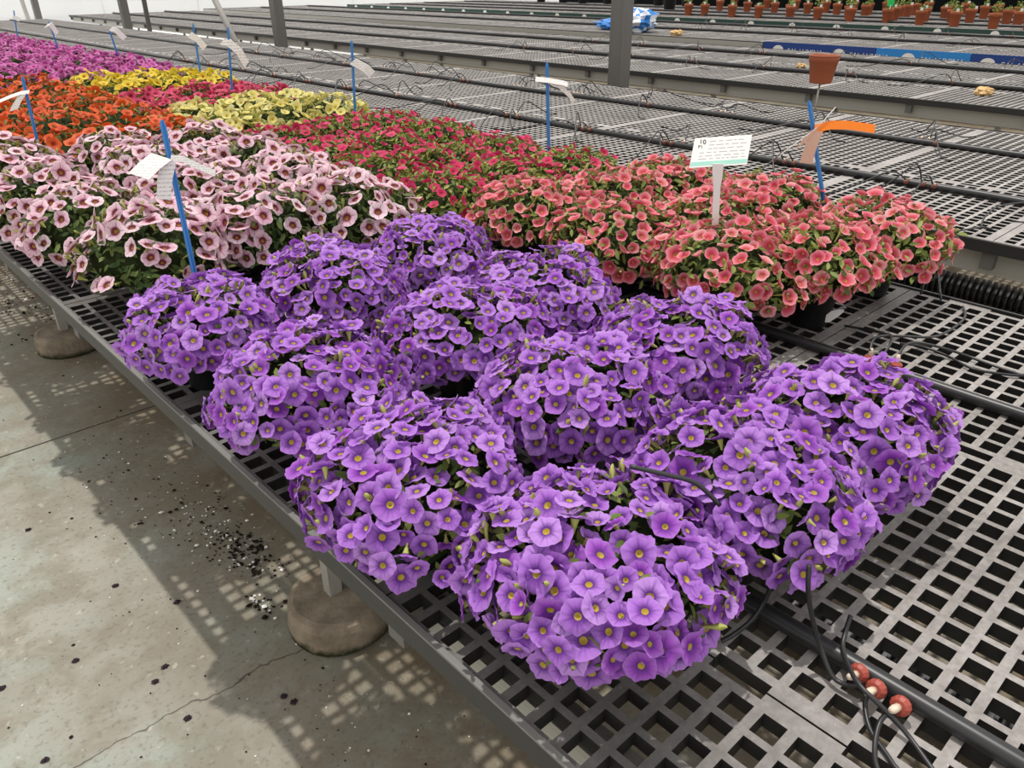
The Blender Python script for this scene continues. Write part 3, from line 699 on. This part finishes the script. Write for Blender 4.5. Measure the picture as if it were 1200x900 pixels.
# the white T-shaped sign in the coral plants
r = root('plant_sign', 'white T-shaped sign with handwritten lines standing among the coral plants', 'sign', (1.690, 1.051, .70))
o = Vector((1.690, 1.051, .70))
V = []
for z, w_ in ((0, .004), (.03, .008), (.33, .0085), (.362, .0125), (.386, .0135)):
    c = Vector((-.015*z/.386*1.0, .022*z/.386, z))
    for a, bb in ((-1, -1), (1, -1), (1, 1), (-1, 1)): V.append(c+RT*w_*a+AW*.0016*bb)
F = [(i*4+k, i*4+(k+1) % 4, i*4+4+(k+1) % 4, i*4+4+k) for i in range(4) for k in range(4)]+[(3, 2, 1, 0), (16, 17, 18, 19)]
MB().add(V, F).build('post', M_WHITE, r)
c0 = Vector((1.677, 1.075, 1.0785))-o
ux = (RT*.99+UPV*.075).normalized(); uy = (AW*.62+UPV*.78+RT*.17).normalized(); un = ux.cross(uy).normalized()
def pl(u0, u1, v0, v1, off, t):
    return [c0+ux*u+uy*v+un*(off+k*t) for k in (0, 1) for v in (v0, v1) for u in (u0, u1)]
BF = [(0, 2, 3, 1), (4, 5, 7, 6), (0, 1, 5, 4), (2, 6, 7, 3), (0, 4, 6, 2), (1, 3, 7, 5)]
pq = MB().add(pl(-.068, .070, 0, .080, 0, .0022), BF).build('plaque', M_WHITE, r)
MB().add(pl(-.067, .069, .004, .015, .0022, .0003), BF).build('mint_stripe', M_MINT, pq)
MT = Matrix((ux, uy, un)).transposed().to_4x4()
text('handwriting', '10', .017, M_INK, pq, Matrix.Translation(c0+ux*-.055+uy*.064+un*.0023) @ MT, .0002)
text('handwriting', 'P1', .012, M_INK, pq, Matrix.Translation(c0+ux*-.056+uy*.052+un*.0023) @ MT, .0002)
M_PENCIL = plain('faint pencil', (.42, .40, .42), .7, .2)
ln = MB()
for k, v in enumerate((.068, .058, .048, .038, .029, .021)):
    u = -.03 if k < 3 else -.05
    while u < .055:
        w_ = random.uniform(.006, .02); ln.add(pl(u, min(u+w_, .062), v, v+.0018, .0022, .0003), BF); u += w_+random.uniform(.003, .007)
ln.build('written_lines', M_PENCIL, pq)

# ------------------------------------------------------------------ the lone pot on a stick
r = root('brown_pot', 'terracotta coloured plastic pot set on a thin stick at the back of the empty bench', 'pot', (5.088, 2.57, .862))
MB().lathe([(.001, .0), (.066, 0), (.068, .006), (.088, .128), (.092, .130), (.094, .158), (.092, .162), (.088, .160), (.084, .135), (.064, .008), (.001, .008)], 32).build('wall', M_TERRAP, r, True)
MB().lathe([(.0935, .158), (.098, .161), (.098, .167), (.0925, .168), (.088, .160)], 32).build('rim', M_TERRAP, r, True)
tag(MB().tube([(5.03, 2.545, .69), (5.06, 2.56, .80), (5.088, 2.57, .868)], .006, 8).build('support_stick', M_GALV, None, True), 'thin stick holding up the brown plastic pot', 'stick')

# ------------------------------------------------------------------ terracotta pots on the farthest bench
FR = [(14.88, 10.67), (14.94, 10.31), (14.85, 9.6), (14.9, 9.03), (15.0, 8.41), (14.92, 7.81), (14.9, 7.17), (14.92, 6.52), (14.67, 5.85), (14.56, 5.26), (14.37, 4.62), (14.35, 4.12)]
SR = [(17.18, 11.45), (16.64, 10.38), (16.65, 9.72), (16.74, 9.01), (16.78, 8.38), (16.49, 7.65), (16.44, 6.96), (16.35, 6.1), (15.82, 5.48), (15.82, 4.9)]
TRW = [(18.72, 12.06), (18.67, 11.12), (18.45, 10.23), (18.43, 9.52), (18.24, 8.73), (18.17, 7.99), (17.75, 7.2), (17.49, 6.44), (17.25, 5.75), (17.03, 5.1)]
MR = [(15.75, 8.85), (15.7, 7.6), (15.75, 6.75), (15.6, 6.15), (15.2, 5.55), (15.25, 4.55), (17.7, 9.1), (17.5, 8.05), (17.0, 7.05), (18.6, 7.3), (18.4, 6.5), (18.1, 5.8)]
tb = MB().lathe([(.001, .0), (.064, 0), (.066, .005), (.084, .165), (.091, .166), (.094, .215), (.089, .218), (.085, .20), (.001, .198)], 20)
TPOT = mk('pot', tb.V, tb.F, [M_TERRA], tb.m, None, True)
SEED = []
for v in range(3):
    V = []; F = []; nv = 0
    for i in range(46):
        a = random.uniform(0, 6.28); rr = random.uniform(0, .075); p = np.array((rr*math.cos(a), rr*math.sin(a), .20+random.uniform(0, .06+.03*v)))
        R3 = np.array(frame((random.gauss(0, .7), random.gauss(0, .7), .6), random.uniform(0, 6.28)))
        V.append(CLV*random.uniform(.03, .06)*np.array((1.6, 1, 1)) @ R3.T+p); F += [tuple(f+nv) for f in CLF]; nv += 4
    SEED.append(mk('seedling', np.concatenate(V), F, [LEAF['coral']]))
rows = (('front row', FR), ('second row', SR), ('back row', TRW), ('scattered row between', MR))
for nm, L in rows:
    for i, (x, y) in enumerate(L):
        r = root('terracotta_pot', 'terracotta pot with green seedling, %s from the left in the %s' % (ORD[i], nm), 'plant pot', (x, y, .70), random.uniform(0, 6), 'terracotta pots on the farthest bench')
        link('pot', TPOT, r); tag(link('seedling', random.choice(SEED), r), None, None, None, 'stuff')
        rz = r.rotation_euler.z
        if random.random() < .75:
            t = MB().box(-.022, .022, -.001, .001, .195, .262).build('white_tag', M_WHITE, r)
            t.matrix_local = Matrix.Rotation(-rz-.83, 4, 'Z') @ Matrix.Translation((random.uniform(-.04, .04), -.07, 0))
r = root('label_stick', 'bright green label stick in a front row terracotta pot', 'label', (14.86, 6.47, .885))
MB().box(-.05, .05, -.002, .002, .08, .30).build('card', plain('green card', (.02, .55, .12), .5, .3), r).rotation_euler = (0, 0, -.83)
MB().box(-.008, .008, -.002, .002, 0, .10).build('stick', M_WHITE, r).rotation_euler = (0, 0, -.83)
kb = MB().lathe([(.001, 0), (.12, 0), (.123, .006), (.15, .27), (.158, .272), (.16, .30), (.152, .30), (.147, .26), (.001, .25)], 24)
KB = mk('black_tub', kb.V, kb.F, [M_POT], kb.m, None, True)
tag(link('black_tub', KB, None, Matrix.Translation((16.46, 12.35, .70))), 'big black pot standing left of the terracotta pots', 'plant pot')
for i, (x, y) in enumerate(((19.0, 19.2), (19.05, 18.3), (18.95, 17.4), (19.05, 16.5), (19.0, 15.6), (18.95, 14.6), (19.0, 13.7))):
    tag(link('black_tub', KB, None, Matrix.Translation((x, y, .70))), 'black pot, %s from the left in the line at the top edge' % ORD[i], 'plant pot', 'black pots at the back of the farthest bench')

# crumpled blue and white plastic bag behind the nearest column
def blob(name, c, sx, sy, sz, mats, seed, parent=None, amp=.5):
    V = []; F = []; mi = []; n, m = 22, 12
    for j in range(m+1):
        th = PI*j/m
        for k in range(n):
            ph = 2*PI*k/n; d = Vector((math.sin(th)*math.cos(ph), math.sin(th)*math.sin(ph), math.cos(th)))
            q = 1+amp*noise.noise(d*2.3+Vector((seed, 0, 0)))+.35*amp*noise.noise(d*6+Vector((seed, 3, 0)))
            V.append((d.x*sx*q, d.y*sy*q, max(-sz*.9, d.z*sz*q)))
    for j in range(m):
        for k in range(n):
            F.append((j*n+k, (j+1)*n+k, (j+1)*n+(k+1) % n, j*n+(k+1) % n)); mi.append(0 if noise.noise(Vector((k*.45, j*.6, seed))) > -.05 else 1)
    o = link(name, mk(name, V, F, mats, mi), parent); o.location = c; return o
M_BAGB = plain('blue plastic film', (.04, .22, .62), .3, .5); M_BAGW = plain('white plastic film', (.80, .84, .90), .3, .5)
r = root('plastic_bag', 'crumpled blue and white plastic bag behind the nearest column', 'bag', (10.15, 8.2, .70))
blob('bag_body', (0, 0, .15), .30, .30, .165, [M_BAGW, M_BAGB], 3, r)
blob('loose_film', (.22, .62, .075), .17, .32, .08, [M_BAGB, M_BAGB], 8, r)
# a yellowish scrap of paper and bits of dry leaf on the third bench
for i, (x, y, s_, lb) in enumerate(((6.55, 2.05, .07, 'crumpled tan leaf lying on the third bench near the right edge'), (7.3, 3.9, .05, 'small tan leaf scrap lying on the third bench right of the brown pot'), (9.95, 7.3, .10, 'yellowish litter lying right of the nearest column'))):
    o = blob('dry_leaf', (x, y, .70+s_*.36), s_, s_*.8, s_*.4, [plain('dry leaf', (.62, .42, .20), .8, .2)], 20+i); tag(o, lb, 'leaf')

# ------------------------------------------------------------------ spilt potting soil and perlite on the floor
def crumbs(name, spots, label):
    V = []; F = []; mi = []; nv = 0
    oct_v = np.array([(1, 0, 0), (-1, 0, 0), (0, 1, 0), (0, -1, 0), (0, 0, 1), (0, 0, -1)], float); oct_f = [(0, 2, 4), (2, 1, 4), (1, 3, 4), (3, 0, 4), (2, 0, 5), (1, 2, 5), (3, 1, 5), (0, 3, 5)]
    for (x, y, sx, sy, n, smin, smax, wf) in spots:
        for i in range(n):
            s_ = random.uniform(smin, smax)*(1 if random.random() < .8 else 1.6); p = np.array((random.gauss(x, sx), random.gauss(y, sy), s_*.45))
            V.append(oct_v*np.array((s_*random.uniform(.7, 1.3), s_*random.uniform(.7, 1.3), s_*.6)) @ np.array(Matrix.Rotation(random.uniform(0, 3), 3, 'Z'))+p)
            F += [tuple(a+nv for a in f) for f in oct_f]; mi += [1 if random.random() < wf else 0]*8; nv += 6
    o = link(name, mk(name, np.concatenate(V), F, [M_SOIL, M_WHITE], mi)); tag(o, label, 'soil', None, 'stuff')
crumbs('potting_soil', [(.625, 1.83, .035, .10, 190, .002, .006, .25), (.60, 2.05, .05, .12, 150, .0015, .005, .3), (.56, 1.62, .012, .03, 45, .002, .006, .35), (.55, 2.4, .12, .25, 130, .0015, .004, .3), (.63, 4.6, .12, .5, 220, .002, .007, .3)], 'spilt dark potting soil with white perlite beside the footing')
crumbs('floor_specks', [(.15, 1.9, .32, .6, 70, .001, .0035, .25), (.5, 1.15, .12, .25, 60, .001, .003, .45), (.1, 1.35, .25, .3, 40, .001, .003, .2)], 'small dark and white specks scattered over the floor')
M_DRYP = plain('dried petals', (.035, .022, .03), .8, .2)
for i, (x, y) in enumerate(((0.05, 2.35), (-0.02, 1.78), (0.19, 2.4), (0.0, 1.5), (0.135, 1.75), (0.3, 1.96), (0.255, 1.55), (0.29, 1.58), (0.4, 1.78), (0.27, 1.395), (0.46, 1.3), (0.47, 1.27))):
    o = blob('dried_petal', (x, y, .003), .0075, .006, .0032, [M_DRYP], 40+i, None, .8); tag(o, 'small dark dried petal on the concrete aisle, %s from the left' % ORD[i], 'petal', 'dried petals on the floor')
